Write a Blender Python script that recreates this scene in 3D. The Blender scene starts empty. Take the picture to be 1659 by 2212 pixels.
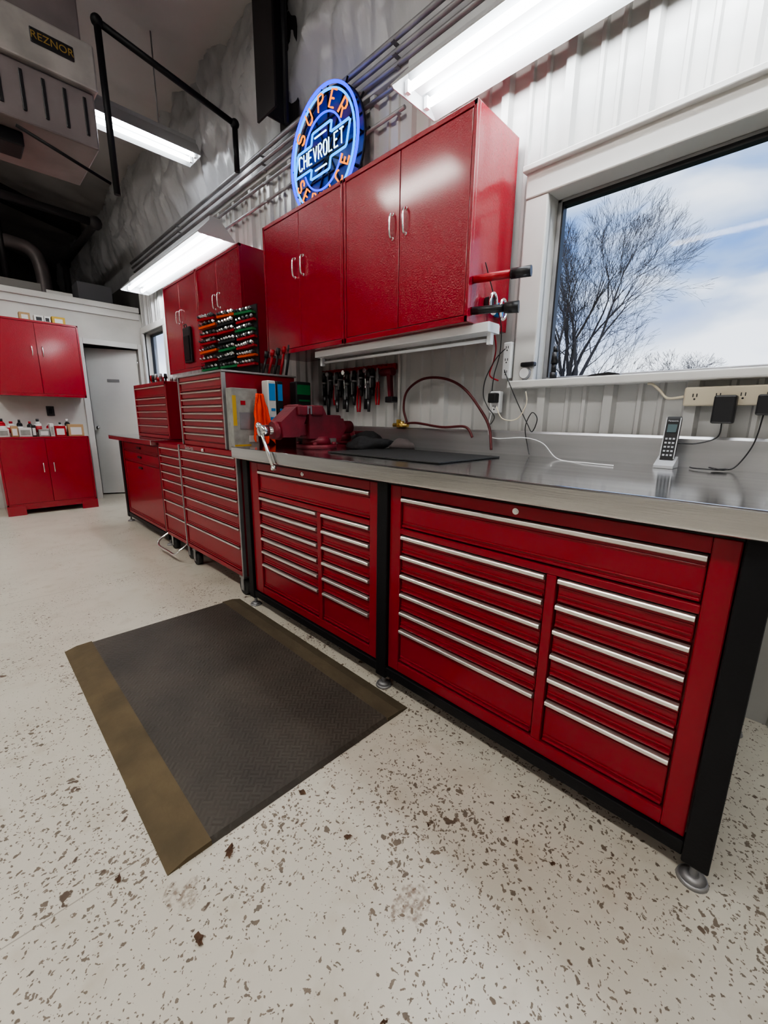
import bpy, bmesh, math, random
from mathutils import Vector, Matrix, noise
random.seed(7)
SC=bpy.context.scene; COL=SC.collection
SC.view_settings.view_transform='AgX'
try: SC.view_settings.look='AgX - Medium High Contrast'
except Exception: pass
SC.view_settings.exposure=.92
ZOOM=None
# ---------------------------------------------------------------- materials
def new_mat(name):
    m=bpy.data.materials.new(name); m.use_nodes=True
    nt=m.node_tree; b=nt.nodes['Principled BSDF']; return m,nt,b
def mat(name,col,rough=.5,metal=0,coat=0,bump=0,bscale=40,var=0,vscale=3,emit=0,aniso=None,spec=None,col2=None):
    m,nt,b=new_mat(name); N=nt.nodes.new; L=nt.links.new
    b.inputs['Base Color'].default_value=(*col,1); b.inputs['Roughness'].default_value=rough
    b.inputs['Metallic'].default_value=metal; b.inputs['Coat Weight'].default_value=coat
    b.inputs['Coat Roughness'].default_value=.12
    if spec is not None: b.inputs['Specular IOR Level'].default_value=spec
    tc=N('ShaderNodeTexCoord'); src=tc.outputs['Object']
    if aniso:
        mp=N('ShaderNodeMapping'); mp.inputs['Scale'].default_value=aniso; L(src,mp.inputs[0]); src=mp.outputs[0]
    if emit:
        b.inputs['Emission Color'].default_value=(*col,1); b.inputs['Emission Strength'].default_value=emit
    if var or col2:
        n=N('ShaderNodeTexNoise'); n.inputs['Scale'].default_value=vscale; n.inputs['Detail'].default_value=6; L(src,n.inputs['Vector'])
        r=N('ShaderNodeValToRGB'); L(n.outputs[0],r.inputs[0])
        c2=col2 if col2 else tuple(c*(1-var) for c in col)
        r.color_ramp.elements[0].position=.35; r.color_ramp.elements[1].position=.65
        r.color_ramp.elements[0].color=(*c2,1); r.color_ramp.elements[1].color=(*col,1)
        L(r.outputs[0],b.inputs['Base Color'])
    if bump:
        n=N('ShaderNodeTexNoise'); n.inputs['Scale'].default_value=bscale; n.inputs['Detail'].default_value=3; L(src,n.inputs['Vector'])
        bp=N('ShaderNodeBump'); bp.inputs['Strength'].default_value=bump; bp.inputs['Distance'].default_value=.01
        L(n.outputs[0],bp.inputs['Height']); L(bp.outputs[0],b.inputs['Normal'])
    return m
def emis(name,col,s):
    m=bpy.data.materials.new(name); m.use_nodes=True; nt=m.node_tree; nt.nodes.clear()
    e=nt.nodes.new('ShaderNodeEmission'); e.inputs[0].default_value=(*col,1); e.inputs[1].default_value=s
    o=nt.nodes.new('ShaderNodeOutputMaterial'); nt.links.new(e.outputs[0],o.inputs[0]); return m
RED=mat('red_gloss_paint',(.30,.0,.014),.24,coat=.7,bump=.24,bscale=150)
RED2=mat('red_cabinet_paint',(.26,.0,.012),.34,coat=.25,bump=.03,bscale=60,spec=.35)
REDB=mat('red_tool_box_paint',(.25,.0,.011),.36,coat=.2,bump=.02,spec=.35)
REDV=mat('red_cast_paint',(.18,.005,.018),.5,bump=.2,bscale=60,var=.5,vscale=8)
BLK=mat('black_powder_coat',(.006,.006,.008),.5,bump=.1,bscale=120,spec=.3)
BLK2=mat('black_plastic',(.010,.010,.012),.4)
RUB=mat('black_rubber',(.016,.016,.016),.6,bump=.2,bscale=80)
ALU=mat('brushed_aluminium',(.80,.77,.73),.32,metal=.85,bump=.05,bscale=60,aniso=(1,.02,1))
CHR=mat('chrome',(.85,.85,.85),.15,metal=1)
SS=mat('stainless_worktop',(.72,.72,.725),.13,metal=1,bump=.02,bscale=30,aniso=(8,.4,8),var=.25,vscale=2)
SSB=mat('stainless_upstand',(.50,.50,.505),.32,metal=.85,bump=.02,bscale=30,aniso=(8,.4,8),var=.18,vscale=2)
STL=mat('galvanised_steel',(.42,.42,.43),.45,metal=.7,var=.3,vscale=6)
WHT=mat('white_paint',(.64,.635,.615),.45,var=.10,vscale=2)
WHTE=mat('white_enamel',(.78,.79,.80),.35)
HOOD=mat('white_reflector_enamel',(.42,.43,.44),.4)
WOFF=mat('dingy_white_wall_paint',(.62,.61,.58),.6,var=.18,vscale=2.5,bump=.1,bscale=8)
LINER=mat('white_ribbed_metal',(.52,.52,.51),.34,var=.18,vscale=2.2,aniso=(1,1,.35),bump=.04,bscale=10,coat=.15)
INS=mat('vinyl_insulation_facing',(.46,.46,.48),.28,bump=.7,bscale=8,var=.10,vscale=2,aniso=(1,2.2,.8))
CEIL=mat('ceiling_insulation_facing',(.48,.45,.45),.5,bump=.4,bscale=4,var=.1,vscale=1.5)
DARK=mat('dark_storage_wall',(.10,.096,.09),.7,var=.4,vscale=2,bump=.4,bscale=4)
BEAM=mat('dark_red_primer_steel',(.022,.018,.020),.6,var=.3)
BEI=mat('beige_plastic',(.58,.52,.40),.45)
ORG=mat('orange_cloth',(.85,.05,.01),.9,bump=.6,bscale=25)
GRN=mat('green_plastic',(.005,.14,.04),.4)
ORP=mat('orange_plastic',(.60,.07,.01),.4)
REDP=mat('red_plastic',(.34,.003,.012),.35)
BLU=mat('blue_packaging',(.01,.22,.55),.4)
CARD=mat('cardboard',(.42,.27,.14),.8,var=.15)
GREYC=mat('grey_carton',(.30,.30,.28),.6,var=.3,vscale=20)
YEL=mat('yellow_print',(.50,.32,.03),.5)
HOSE=mat('dark_red_rubber_hose',(.08,.006,.008),.5)
LEAF=mat('dry_brown_leaf',(.12,.06,.03),.8,var=.5,vscale=30)
BRASS=mat('brass',(.6,.42,.13),.35,metal=.9)
SCREEN=mat('lcd_screen',(.05,.09,.10),.3)
KEY=mat('white_keys',(.45,.47,.5),.4)
SILV=mat('silver_plastic',(.5,.51,.53),.35,metal=.4)
CLOTH=mat('black_fabric',(.014,.014,.016),.9,bump=.5,bscale=30)
TAN=mat('worn_tan_rubber',(.130,.094,.048),.8,bump=.2,bscale=40,var=.35,vscale=7)
TAN2=mat('dusty_brown_rubber',(.108,.084,.050),.8,bump=.2,bscale=40,var=.3,vscale=7)
BARK=mat('bare_bark',(.12,.10,.09),.9)
GRASS=mat('dormant_grass',(.12,.13,.06),.95,var=.4)
HEAT=mat('heater_enamel',(.42,.40,.38),.35,metal=.3,var=.3,vscale=5)
HEATD=mat('heater_panel',(.22,.19,.19),.4,metal=.2,var=.3)
DKST=mat('dark_tool_steel',(.10,.10,.105),.35,metal=.8)
TUBE=emis('fluorescent_tube',(.93,.97,1),25)
FILL_TUBE=emis('added_fill_tube',(1,.965,.91),42)  # tubes of the added out-of-view fill fixtures
TUBEH=emis('hanging_fluorescent_tube',(.93,.97,1),14)
N_BLUE=emis('neon_blue',(.0,.03,1),1.7); N_CYAN=emis('neon_light_blue',(.0,.30,1),1.7)
N_ORG=emis('neon_orange',(1,.24,.01),1.15); N_WHT=emis('neon_white',(.55,.85,1),2.0)
def mat_rubber():
    m,nt,b=new_mat('tread_rubber'); N=nt.nodes.new; L=nt.links.new
    b.inputs['Roughness'].default_value=.6
    tc=N('ShaderNodeTexCoord')
    n=N('ShaderNodeTexNoise'); n.inputs['Scale'].default_value=3.5; n.inputs['Detail'].default_value=8; L(tc.outputs['Object'],n.inputs['Vector'])
    r=N('ShaderNodeValToRGB'); r.color_ramp.elements[0].position=.3; r.color_ramp.elements[1].position=.75
    r.color_ramp.elements[0].color=(.042,.036,.029,1); r.color_ramp.elements[1].color=(.078,.066,.052,1)
    L(n.outputs[0],r.inputs[0]); L(r.outputs[0],b.inputs['Base Color'])
    mp=N('ShaderNodeMapping'); mp.inputs['Rotation'].default_value=(0,0,math.radians(45)); mp.inputs['Scale'].default_value=(36,36,36); L(tc.outputs['Object'],mp.inputs[0])
    br=N('ShaderNodeTexChecker'); br.inputs['Scale'].default_value=1; L(mp.outputs[0],br.inputs['Vector'])
    w1=N('ShaderNodeTexWave'); w1.inputs['Scale'].default_value=.55; w1.bands_direction='X'; L(mp.outputs[0],w1.inputs['Vector'])
    w2=N('ShaderNodeTexWave'); w2.inputs['Scale'].default_value=.55; w2.bands_direction='Y'; L(mp.outputs[0],w2.inputs['Vector'])
    mx=N('ShaderNodeMix'); L(br.outputs['Fac'],mx.inputs[0]); L(w1.outputs['Fac'],mx.inputs[2]); L(w2.outputs['Fac'],mx.inputs[3])
    bp=N('ShaderNodeBump'); bp.inputs['Strength'].default_value=.38; bp.inputs['Distance'].default_value=.003
    L(mx.outputs[0],bp.inputs['Height']); L(bp.outputs[0],b.inputs['Normal']); return m
TREAD=mat_rubber()
def mat_floor():
    m,nt,b=new_mat('chipped_painted_concrete'); N=nt.nodes.new; L=nt.links.new
    tc=N('ShaderNodeTexCoord'); P=tc.outputs['Object']
    def noi(s,d=5,src=P):
        n=N('ShaderNodeTexNoise'); n.inputs['Scale'].default_value=s; n.inputs['Detail'].default_value=d; L(src,n.inputs['Vector']); return n.outputs[0]
    def M(op,a,c=None,clamp=False):
        n=N('ShaderNodeMath'); n.operation=op; n.use_clamp=clamp
        for i,v in enumerate((a,c)):
            if v is None: continue
            if isinstance(v,(int,float)): n.inputs[i].default_value=v
            else: L(v,n.inputs[i])
        return n.outputs[0]
    def mixc(f,a,c):
        n=N('ShaderNodeMix'); n.data_type='RGBA'; L(f,n.inputs[0])
        for i,v in ((6,a),(7,c)):
            if isinstance(v,tuple): n.inputs[i].default_value=(*v,1)
            else: L(v,n.inputs[i])
        return n.outputs[2]
    nz=N('ShaderNodeTexNoise'); nz.inputs['Scale'].default_value=40; nz.inputs['Detail'].default_value=5; L(P,nz.inputs['Vector'])
    off=N('ShaderNodeVectorMath'); off.operation='SCALE'; off.inputs['Scale'].default_value=.04; L(nz.outputs['Color'],off.inputs[0])
    ad=N('ShaderNodeVectorMath'); L(P,ad.inputs[0]); L(off.outputs[0],ad.inputs[1]); PD=ad.outputs[0]
    sep=N('ShaderNodeSeparateXYZ'); L(P,sep.inputs[0])
    dens=M('ADD',M('MULTIPLY',M('SUBTRACT',noi(2.6,5),.5),1.4),.50)   # clustered wear
    near=M('MULTIPLY',M('SUBTRACT',3.8,sep.outputs[1]),.40,True)   # more wear close to the window end of the bench
    def chips(scale,base,amp,pw):
        v=N('ShaderNodeTexVoronoi'); v.inputs['Scale'].default_value=scale; L(PD,v.inputs['Vector'])
        s=N('ShaderNodeSeparateColor'); L(v.outputs['Color'],s.inputs[0])
        rad=M('MULTIPLY',M('SUBTRACT',M('MULTIPLY',M('POWER',s.outputs[0],pw),M('ADD',dens,M('MULTIPLY',near,.34))),base),amp)
        return M('MULTIPLY',M('SUBTRACT',rad,v.outputs['Distance']),14,True)
    c1=chips(25,.45,.9,3.2); c2=chips(58,.30,.9,2.3); c3=chips(125,.19,.95,1.8)
    allc=M('MAXIMUM',M('MAXIMUM',c1,M('MULTIPLY',c2,.9)),M('MULTIPLY',c3,.85))
    base=mixc(noi(2.2,6),(.50,.465,.385),(.68,.645,.555))
    base=mixc(M('MULTIPLY',M('SUBTRACT',noi(9,8),.55),4,True),base,(.49,.44,.355))
    base=mixc(M('MULTIPLY',M('SUBTRACT',noi(1.1,8),.58),6,True),base,(.43,.39,.32))
    chipc=mixc(noi(30,2),(.045,.029,.021),(.20,.145,.10))
    col=mixc(allc,base,chipc)
    def patch(x,y,r):
        c=N('ShaderNodeCombineXYZ'); c.inputs[0].default_value=x; c.inputs[1].default_value=y
        d=N('ShaderNodeVectorMath'); d.operation='DISTANCE'; L(P,d.inputs[0]); L(c.outputs[0],d.inputs[1])
        e=M('ADD',d.outputs['Value'],M('MULTIPLY',M('SUBTRACT',noi(28,4),.5),.13))
        return M('MULTIPLY',M('MULTIPLY',M('SUBTRACT',r,e),90,True),M('MULTIPLY',M('SUBTRACT',noi(90,3),.38),4,True),True)
    pm=M('MAXIMUM',patch(.616,.50,.045),patch(.229,.913,.035))
    col=mixc(M('MULTIPLY',pm,.8),col,(.19,.13,.09))
    for ax,p in ((1,1.075),(1,3.35),(1,5.6)):
        l=M('LESS_THAN',M('ABSOLUTE',M('SUBTRACT',M('ADD',sep.outputs[ax],M('MULTIPLY',noi(6,3),.012)),p+.006)),.0018)
        col=mixc(M('MULTIPLY',l,.55),col,(.17,.14,.11))
    L(col,b.inputs['Base Color'])
    L(M('ADD',.32,M('MULTIPLY',allc,.35)),b.inputs['Roughness'])
    bp=N('ShaderNodeBump'); bp.inputs['Strength'].default_value=.3; bp.inputs['Distance'].default_value=.003
    L(M('SUBTRACT',M('MULTIPLY',noi(14,4),.5),allc),bp.inputs['Height']); L(bp.outputs[0],b.inputs['Normal'])
    return m
FLOOR=mat_floor()
def mat_glass():
    m=bpy.data.materials.new('window_glass'); m.use_nodes=True; nt=m.node_tree; nt.nodes.clear(); N=nt.nodes.new; L=nt.links.new
    t=N('ShaderNodeBsdfTransparent'); g=N('ShaderNodeBsdfGlossy'); g.inputs['Roughness'].default_value=.03
    mx=N('ShaderNodeMixShader'); o=N('ShaderNodeOutputMaterial'); mx.inputs[0].default_value=.006
    L(t.outputs[0],mx.inputs[1]); L(g.outputs[0],mx.inputs[2]); L(mx.outputs[0],o.inputs[0]); return m
GLASS=mat_glass()
# ---------------------------------------------------------------- geometry helper
class G:
    def __init__(s): s.bm=bmesh.new(); s.mi=0
    def _tag(s,vs,smooth=False):
        fs=set(f for v in vs for f in v.link_faces)
        for f in fs:
            f.material_index=s.mi
            if smooth and len(f.verts)==4: f.smooth=True
    def box(s,x0,x1,y0,y1,z0,z1,bev=0,rot=None,seg=2):
        c=Vector(((x0+x1)/2,(y0+y1)/2,(z0+z1)/2))
        M=Matrix.Translation(c)
        if rot is not None: M=M@rot.to_4x4()
        M=M@Matrix.Diagonal((abs(x1-x0),abs(y1-y0),abs(z1-z0),1))
        vs=bmesh.ops.create_cube(s.bm,size=1,matrix=M)['verts']; s._tag(vs)
        if bev:
            es=list(set(e for v in vs for e in v.link_edges))
            bmesh.ops.bevel(s.bm,geom=es,offset=bev,segments=seg,affect='EDGES',profile=.5,material=s.mi)
        return s
    def cyl(s,p0,p1,r0,r1=None,seg=16,bev=0):
        p0=Vector(p0);p1=Vector(p1);d=p1-p0
        if d.length<1e-6: return s
        q=d.to_track_quat('Z','Y').to_matrix().to_4x4()
        M=Matrix.Translation((p0+p1)/2)@q
        vs=bmesh.ops.create_cone(s.bm,cap_ends=True,segments=seg,radius1=r0,radius2=r0 if r1 is None else r1,depth=d.length,matrix=M)['verts']
        s._tag(vs,True); return s
    def sph(s,c,r,sc=(1,1,1),seg=16):
        M=Matrix.Translation(c)@Matrix.Diagonal((*sc,1))
        vs=bmesh.ops.create_uvsphere(s.bm,u_segments=seg,v_segments=seg//2,radius=r,matrix=M)['verts']
        for f in set(f for v in vs for f in v.link_faces): f.material_index=s.mi; f.smooth=True
        return s
    def tube(s,pts,r,seg=8,closed=False,r1=None,smooth=True):
        pts=[Vector(p) for p in pts]; n=len(pts); rings=[]; up=None
        for i,p in enumerate(pts):
            if closed: t=(pts[(i+1)%n]-pts[i-1]).normalized()
            else: t=(pts[min(i+1,n-1)]-pts[max(i-1,0)]).normalized()
            if up is None:
                up=Vector((0,0,1)) if abs(t.z)<.9 else Vector((1,0,0))
            up=(up-t*up.dot(t))
            if up.length<1e-5: up=t.orthogonal()
            up.normalize(); sd=t.cross(up)
            rr=r if r1 is None else r+(r1-r)*i/(n-1)
            rings.append([s.bm.verts.new(p+up*math.cos(a)*rr+sd*math.sin(a)*rr) for a in [2*math.pi*k/seg for k in range(seg)]])
        m=n if closed else n-1
        for i in range(m):
            a=rings[i];b=rings[(i+1)%n]
            for k in range(seg):
                f=s.bm.faces.new((a[k],a[(k+1)%seg],b[(k+1)%seg],b[k])); f.material_index=s.mi; f.smooth=smooth
        if not closed:
            for R,rev in ((rings[0],True),(rings[-1],False)):
                f=s.bm.faces.new(R[::-1] if rev else R); f.material_index=s.mi
        return s
    def prism(s,poly,fn,a,b):
        A=[s.bm.verts.new(fn(u,v,a)) for u,v in poly]; B=[s.bm.verts.new(fn(u,v,b)) for u,v in poly]
        n=len(poly); fs=[s.bm.faces.new(A[::-1]),s.bm.faces.new(B)]
        for i in range(n): fs.append(s.bm.faces.new((A[i],A[(i+1)%n],B[(i+1)%n],B[i])))
        for f in fs: f.material_index=s.mi
        return s
    def quad(s,*p):
        f=s.bm.faces.new([s.bm.verts.new(q) for q in p]); f.material_index=s.mi; return s
    def m(s,i): s.mi=i; return s
BASE={}
def finish(g,name,mats,base,fixn=True):
    if fixn: bmesh.ops.recalc_face_normals(g.bm,faces=g.bm.faces)
    bmesh.ops.translate(g.bm,verts=g.bm.verts,vec=-Vector(base))
    me=bpy.data.meshes.new(name); g.bm.to_mesh(me); g.bm.free()
    for mm in (mats if isinstance(mats,(list,tuple)) else [mats]): me.materials.append(mm)
    o=bpy.data.objects.new(name,me); COL.objects.link(o); return o
def thing(name,label,cat,base,group=None):
    o=bpy.data.objects.new(name,None); o.empty_display_size=.05; o.location=base; COL.objects.link(o)
    o['label']=label;o['category']=cat
    if group:o['group']=group
    BASE[o]=Vector(base); return o
def part(g,name,parent,mats,label=None):
    b=BASE[parent]; o=finish(g,name,mats,b); o.parent=parent; BASE[o]=b
    if label:o['label']=label
    return o
def solo(g,name,mats,base,label,cat,group=None):
    o=finish(g,name,mats,base); o.location=base; o['label']=label;o['category']=cat; BASE[o]=Vector(base)
    if group:o['group']=group
    return o
def struct(g,name,mats,fixn=True):
    o=finish(g,name,mats,(0,0,0),fixn); o['kind']='structure'; BASE[o]=Vector((0,0,0)); return o
def smooth_path(P,n=8):
    P=[Vector(p) for p in P]; out=[]
    for i in range(len(P)-1):
        a=P[max(i-1,0)];b=P[i];c=P[i+1];d=P[min(i+2,len(P)-1)]
        for k in range(n):
            t=k/n; out.append(.5*((2*b)+(c-a)*t+(2*a-5*b+4*c-d)*t*t+(3*b-a-3*c+d)*t**3))
    out.append(P[-1]); return out
def text_part(body,size,name,parent,matl,origin,right,up,ext=.001,label=None,align='CENTER'):
    cu=bpy.data.curves.new(name,'FONT'); cu.body=body; cu.size=size; cu.extrude=ext; cu.align_x=align; cu.align_y='CENTER'
    t=bpy.data.objects.new('tmp',cu); COL.objects.link(t); bpy.context.view_layer.update()
    me=bpy.data.meshes.new_from_object(t); bpy.data.objects.remove(t)
    r=Vector(right).normalized();u=Vector(up).normalized();n=r.cross(u)
    M=Matrix.Translation(Vector(origin)-BASE[parent])@Matrix((r,u,n)).transposed().to_4x4()
    me.transform(M); me.materials.clear(); me.materials.append(matl)
    o=bpy.data.objects.new(name,me); COL.objects.link(o); o.parent=parent; BASE[o]=BASE[parent]
    if label:o['label']=label
    return o
W=2.07
# ================================================================ ROOM
g=G().box(-7,2.3,-5,12.2,-.12,0); struct(g,'floor',FLOOR)
WIN1=(-.75,1.0,1.345,2.15); WIN2=(6.02,6.85,1.5,2.28)
def liner_profile(y0,y1,extra):
    per=.305; pts=[]
    k=math.floor(y0/per)-1
    while k*per<y1+per:
        o=k*per
        pts+=[(o+.014,0),(o+.026,.028),(o+.064,.028),(o+.076,0),(o+.138,0),(o+.145,.012),(o+.160,.012),(o+.167,0),(o+.215,0),(o+.222,.012),(o+.237,.012),(o+.244,0)]
        k+=1
    def h(y):
        for a,b in zip(pts,pts[1:]):
            if a[0]<=y<=b[0]: return a[1]+(b[1]-a[1])*(y-a[0])/(b[0]-a[0])
        return 0
    ys=[p[0] for p in pts if y0<p[0]<y1]+[y0,y1]+extra
    return [(y,h(y)) for y in sorted(set(ys))]
TOPZ=3.06
g=G(); prof=liner_profile(-5,7.0,[WIN1[0],WIN1[1],WIN2[0],WIN2[1]])
for (ya,ha),(yb,hb) in zip(prof,prof[1:]):
    ym=(ya+yb)/2; bands=[(0,TOPZ)]
    for w in (WIN1,WIN2):
        if w[0]<ym<w[1]: bands=[(0,w[2]),(w[3],TOPZ)]
    for z0,z1 in bands:
        g.quad((W-ha,ya,z0),(W-hb,yb,z0),(W-hb,yb,z1),(W-ha,ya,z1))
struct(g,'wall_right',LINER,False)
def wrinkle_sheet(fn,nu,nv,amp,seed,name,mt):
    g=G(); V=[]
    for i in range(nu+1):
        row=[]
        for j in range(nv+1):
            p,n,fl=fn(i/nu,j/nv); p=Vector(p)
            if name=='wall_insulated': q=Vector((seed,p.y*2.0+p.z*.7,p.z*.75))
            else: q=p*1.3+Vector((seed,0,0))
            w=noise.noise(q*.8)*1.2
            a=abs(noise.noise(q*1.2+Vector((0,w,w))))+.6*abs(noise.noise(q*3.7+Vector((w,0,0))))+.35*abs(noise.noise(q*8))
            k=min(1,max(0,j/nv-.15)*4) if name=='wall_insulated' else 1
            row.append(g.bm.verts.new(p+Vector(n)*(amp*a+fl)*k))
        V.append(row)
    for i in range(nu):
        for j in range(nv):
            f=g.bm.faces.new((V[i][j],V[i+1][j],V[i+1][j+1],V[i][j+1])); f.smooth=True
    return struct(g,name,mt,False)
EAVE=4.25; SL=.22
def fw(u,v):
    y=-5+17*u; z=TOPZ-.03+(EAVE-TOPZ+.06)*v
    bow=.06*abs(math.sin(math.pi*(y-3)/1.5))**.5*math.sin(math.pi*v)
    return (W+.02,y,z),(-1,0,0),bow
wrinkle_sheet(fw,560,36,.15,0,'wall_insulated',INS)
def fc(u,v):
    y=-5+17*u; x=W+.03-9*v; z=EAVE+SL*(W-x)
    return (x,y,z),(0,0,-1),.04*abs(math.sin(math.pi*(y-3)/1.5))**.5
wrinkle_sheet(fc,240,60,.08,5,'ceiling',CEIL)
g=G().box(-7.1,-7,-5,12.2,0,6.3); struct(g,'wall_left',WHT)
g=G().box(-7,2.2,-5.1,-5,0,6.3); struct(g,'wall_front',WHT)
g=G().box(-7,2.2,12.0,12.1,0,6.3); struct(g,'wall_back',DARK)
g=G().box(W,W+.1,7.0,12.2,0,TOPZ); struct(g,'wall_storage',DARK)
DX0,DX1,DZ=1.33,1.985,2.08
g=G().box(-7,DX0,7.0,7.1,0,2.56); g.box(DX0,DX1,7.0,7.1,DZ,2.56); g.box(DX1,W,7.0,7.1,0,2.56); struct(g,'wall_end',WOFF)
g=G().box(-7,W-.03,6.95,7.14,2.56,2.63,.006).box(-7,W-.03,6.975,7.0,2.47,2.56,.004); struct(g,'trim_1',WHT)
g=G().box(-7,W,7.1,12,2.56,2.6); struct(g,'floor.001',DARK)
g=G().box(DX0-.07,DX0,6.98,7.1,0,DZ+.07,.004).box(DX0,DX1,6.98,7.1,DZ,DZ+.07,.004).box(DX1,DX1+.05,6.98,7.1,0,DZ+.07,.004); struct(g,'trim_2',WHT)
g=G(); a=math.radians(24); dv=Vector((-math.cos(a),math.sin(a),0)); nv=Vector((math.sin(a),math.cos(a),0)); hp=Vector((DX1-.01,7.06,0))
def dfn(u,v,w): p=hp+dv*u+nv*w; return (p.x,p.y,v)
g.prism([(0,.02),(.63,.02),(.63,DZ-.01),(0,DZ-.01)],dfn,0,.04); d1=struct(g,'door_1',WHT)
g=G(); g.prism([(.25,1.62),(.4,1.62),(.4,1.66),(.25,1.66)],dfn,-.006,0); part(g,'door_sign',d1,mat('grey_sign',(.2,.2,.2),.5),'small grey sign plate')
g=G(); g.cyl(dfn(.57,.98,0),dfn(.57,.98,-.05),.012).sph(dfn(.57,.98,-.06),.026); part(g,'door_knob',d1,CHR)
for z in (.25,1.05,1.85):
    g=G(); g.cyl(dfn(-.005,z,-.008),dfn(-.005,z+.09,-.008),.008); part(g,'hinge',d1,CHR)
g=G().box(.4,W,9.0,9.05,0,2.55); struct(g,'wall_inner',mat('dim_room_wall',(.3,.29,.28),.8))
def window(n,w,sash=.04):
    y0,y1,z0,z1=w
    g=G()
    g.box(W-.02,W+.13,y1,y1+.03,z0-.02,z1+.02).box(W-.02,W+.13,y0-.03,y0,z0-.02,z1+.02).box(W-.02,W+.13,y0,y1,z1,z1+.03).box(W-.02,W+.13,y0,y1,z0-.03,z0)
    fr=struct(g,'window_%d'%n,WHT)
    g=G(); X0,X1=W+.05,W+.10
    g.box(X0,X1,y1-.024,y1,z0,z1,.004).box(X0,X1,y0,y0+.024,z0,z1,.004).box(X0,X1,y0,y1,z1-.016,z1,.004).box(X0,X1,y0,y1,z0,z0+.02,.004)
    part(g,'sash',fr,STL,'aluminium sash')
    g=G(); e=.024
    g.box(X0-.004,X0+.03,y1-e-.008,y1-e,z0+.02,z1-.016).box(X0-.004,X0+.03,y0+e,y1-e,z1-.034,z1-.016)
    part(g,'gasket',fr,BLK2)
    g=G().box(W+.073,W+.077,y0+.02,y1-.02,z0+.02,z1-.015); part(g,'glass',fr,GLASS)
window(1,WIN1); window(2,WIN2)
g=G(); y0,y1,z0,z1=WIN1
g.box(W-.055,W+.0,y0-.1,y1+.11,z1+.0,z1+.115,.006); g.box(W-.08,W-.0,y0-.1,y1+.12,z1+.105,z1+.13,.004); struct(g,'trim_3',WHT)
g=G().box(W-.05,W+.0,y1+.0,y1+.11,z0-.03,z1,.006); struct(g,'trim_4',WHT)
g=G().box(W-.085,W+.06,y0-.1,y1+.12,z0-.035,z0,.006); struct(g,'trim_5',WHT)
g=G(); y0,y1,z0,z1=WIN2
g.box(W-.05,W,y0-.08,y1+.08,z1,z1+.08,.005).box(W-.05,W,y0-.08,y0,z0,z1,.005).box(W-.05,W,y1,y1+.08,z0,z1,.005).box(W-.07,W,y0-.08,y1+.08,z0-.05,z0,.005); struct(g,'trim_6',WHT)
g=G().box(W-.035,W+.02,-5,7,TOPZ-.02,TOPZ+.05,.004); struct(g,'trim_7',LINER)
# ================================================================ OUTSIDE
g=G().box(2.4,140,-60,90,-.4,-.3); struct(g,'ground',GRASS)
def tree(base,height,spread,seed,levels,name,label,lean=0,stems=3,rk=.011,lk=.26,tw=.0055,ks=(2,3,3)):
    rnd=random.Random(seed); g=G()
    def branch(p,d,l,r,lev):
        n=3; pts=[p]; dd=d.copy()
        for i in range(n):
            dd=(dd+Vector((rnd.uniform(-1,1),rnd.uniform(-1,1),rnd.uniform(-.4,.7)))*.15).normalized()
            pts.append(pts[-1]+dd*l/n)
        r2=max(r*.60,tw)
        g.tube(pts,r,seg=5 if r>.05 else 3,r1=r2,smooth=False)
        if lev<=0: return
        k=rnd.choice(ks) if lev>1 else 3
        for i in range(k):
            ax=dd.orthogonal().normalized(); ax.rotate(Matrix.Rotation(rnd.uniform(0,6.28),3,dd))
            nd=dd.copy(); nd.rotate(Matrix.Rotation(math.radians(rnd.uniform(14,36))*spread,3,ax))
            nd=(nd+Vector((0,0,.07))).normalized()
            branch(pts[-1],nd,l*rnd.uniform(.66,.82),max(r2*rnd.uniform(.72,.92),tw),lev-1)
        if lev>1:
            for q in (1,2):
                ax=d.orthogonal().normalized(); ax.rotate(Matrix.Rotation(rnd.uniform(0,6.28),3,d))
                nd=d.copy(); nd.rotate(Matrix.Rotation(math.radians(rnd.uniform(28,52)),3,ax))
                branch(pts[q],nd,l*.5,max(r2*.5,tw),lev-2)
    for i in range(stems):
        a=i*6.28/stems+seed; d=Vector((math.cos(a)*.17,math.sin(a)*.17+lean,1)).normalized()
        branch(Vector(base)+Vector((math.cos(a)*.2,math.sin(a)*.2,0)),d,height*lk,height*rk,levels)
    return solo(g,name,BARK,base,label,'tree')
tree((30,12.4,-.3),16.0,.85,3,7,'bare_tree','large leafless multi-stemmed deciduous tree beyond the window',.02,4,.016,.245,.0055)
for i,(x,y,h) in enumerate(((50,11.0,10.0),(66,11.0,11.0),(60,21,11))):
    tree((x,y,-.3),h,1.2,20+i,5,'bare_tree','distant leafless tree on the horizon',0,3,.010,.26,.010)
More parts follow.
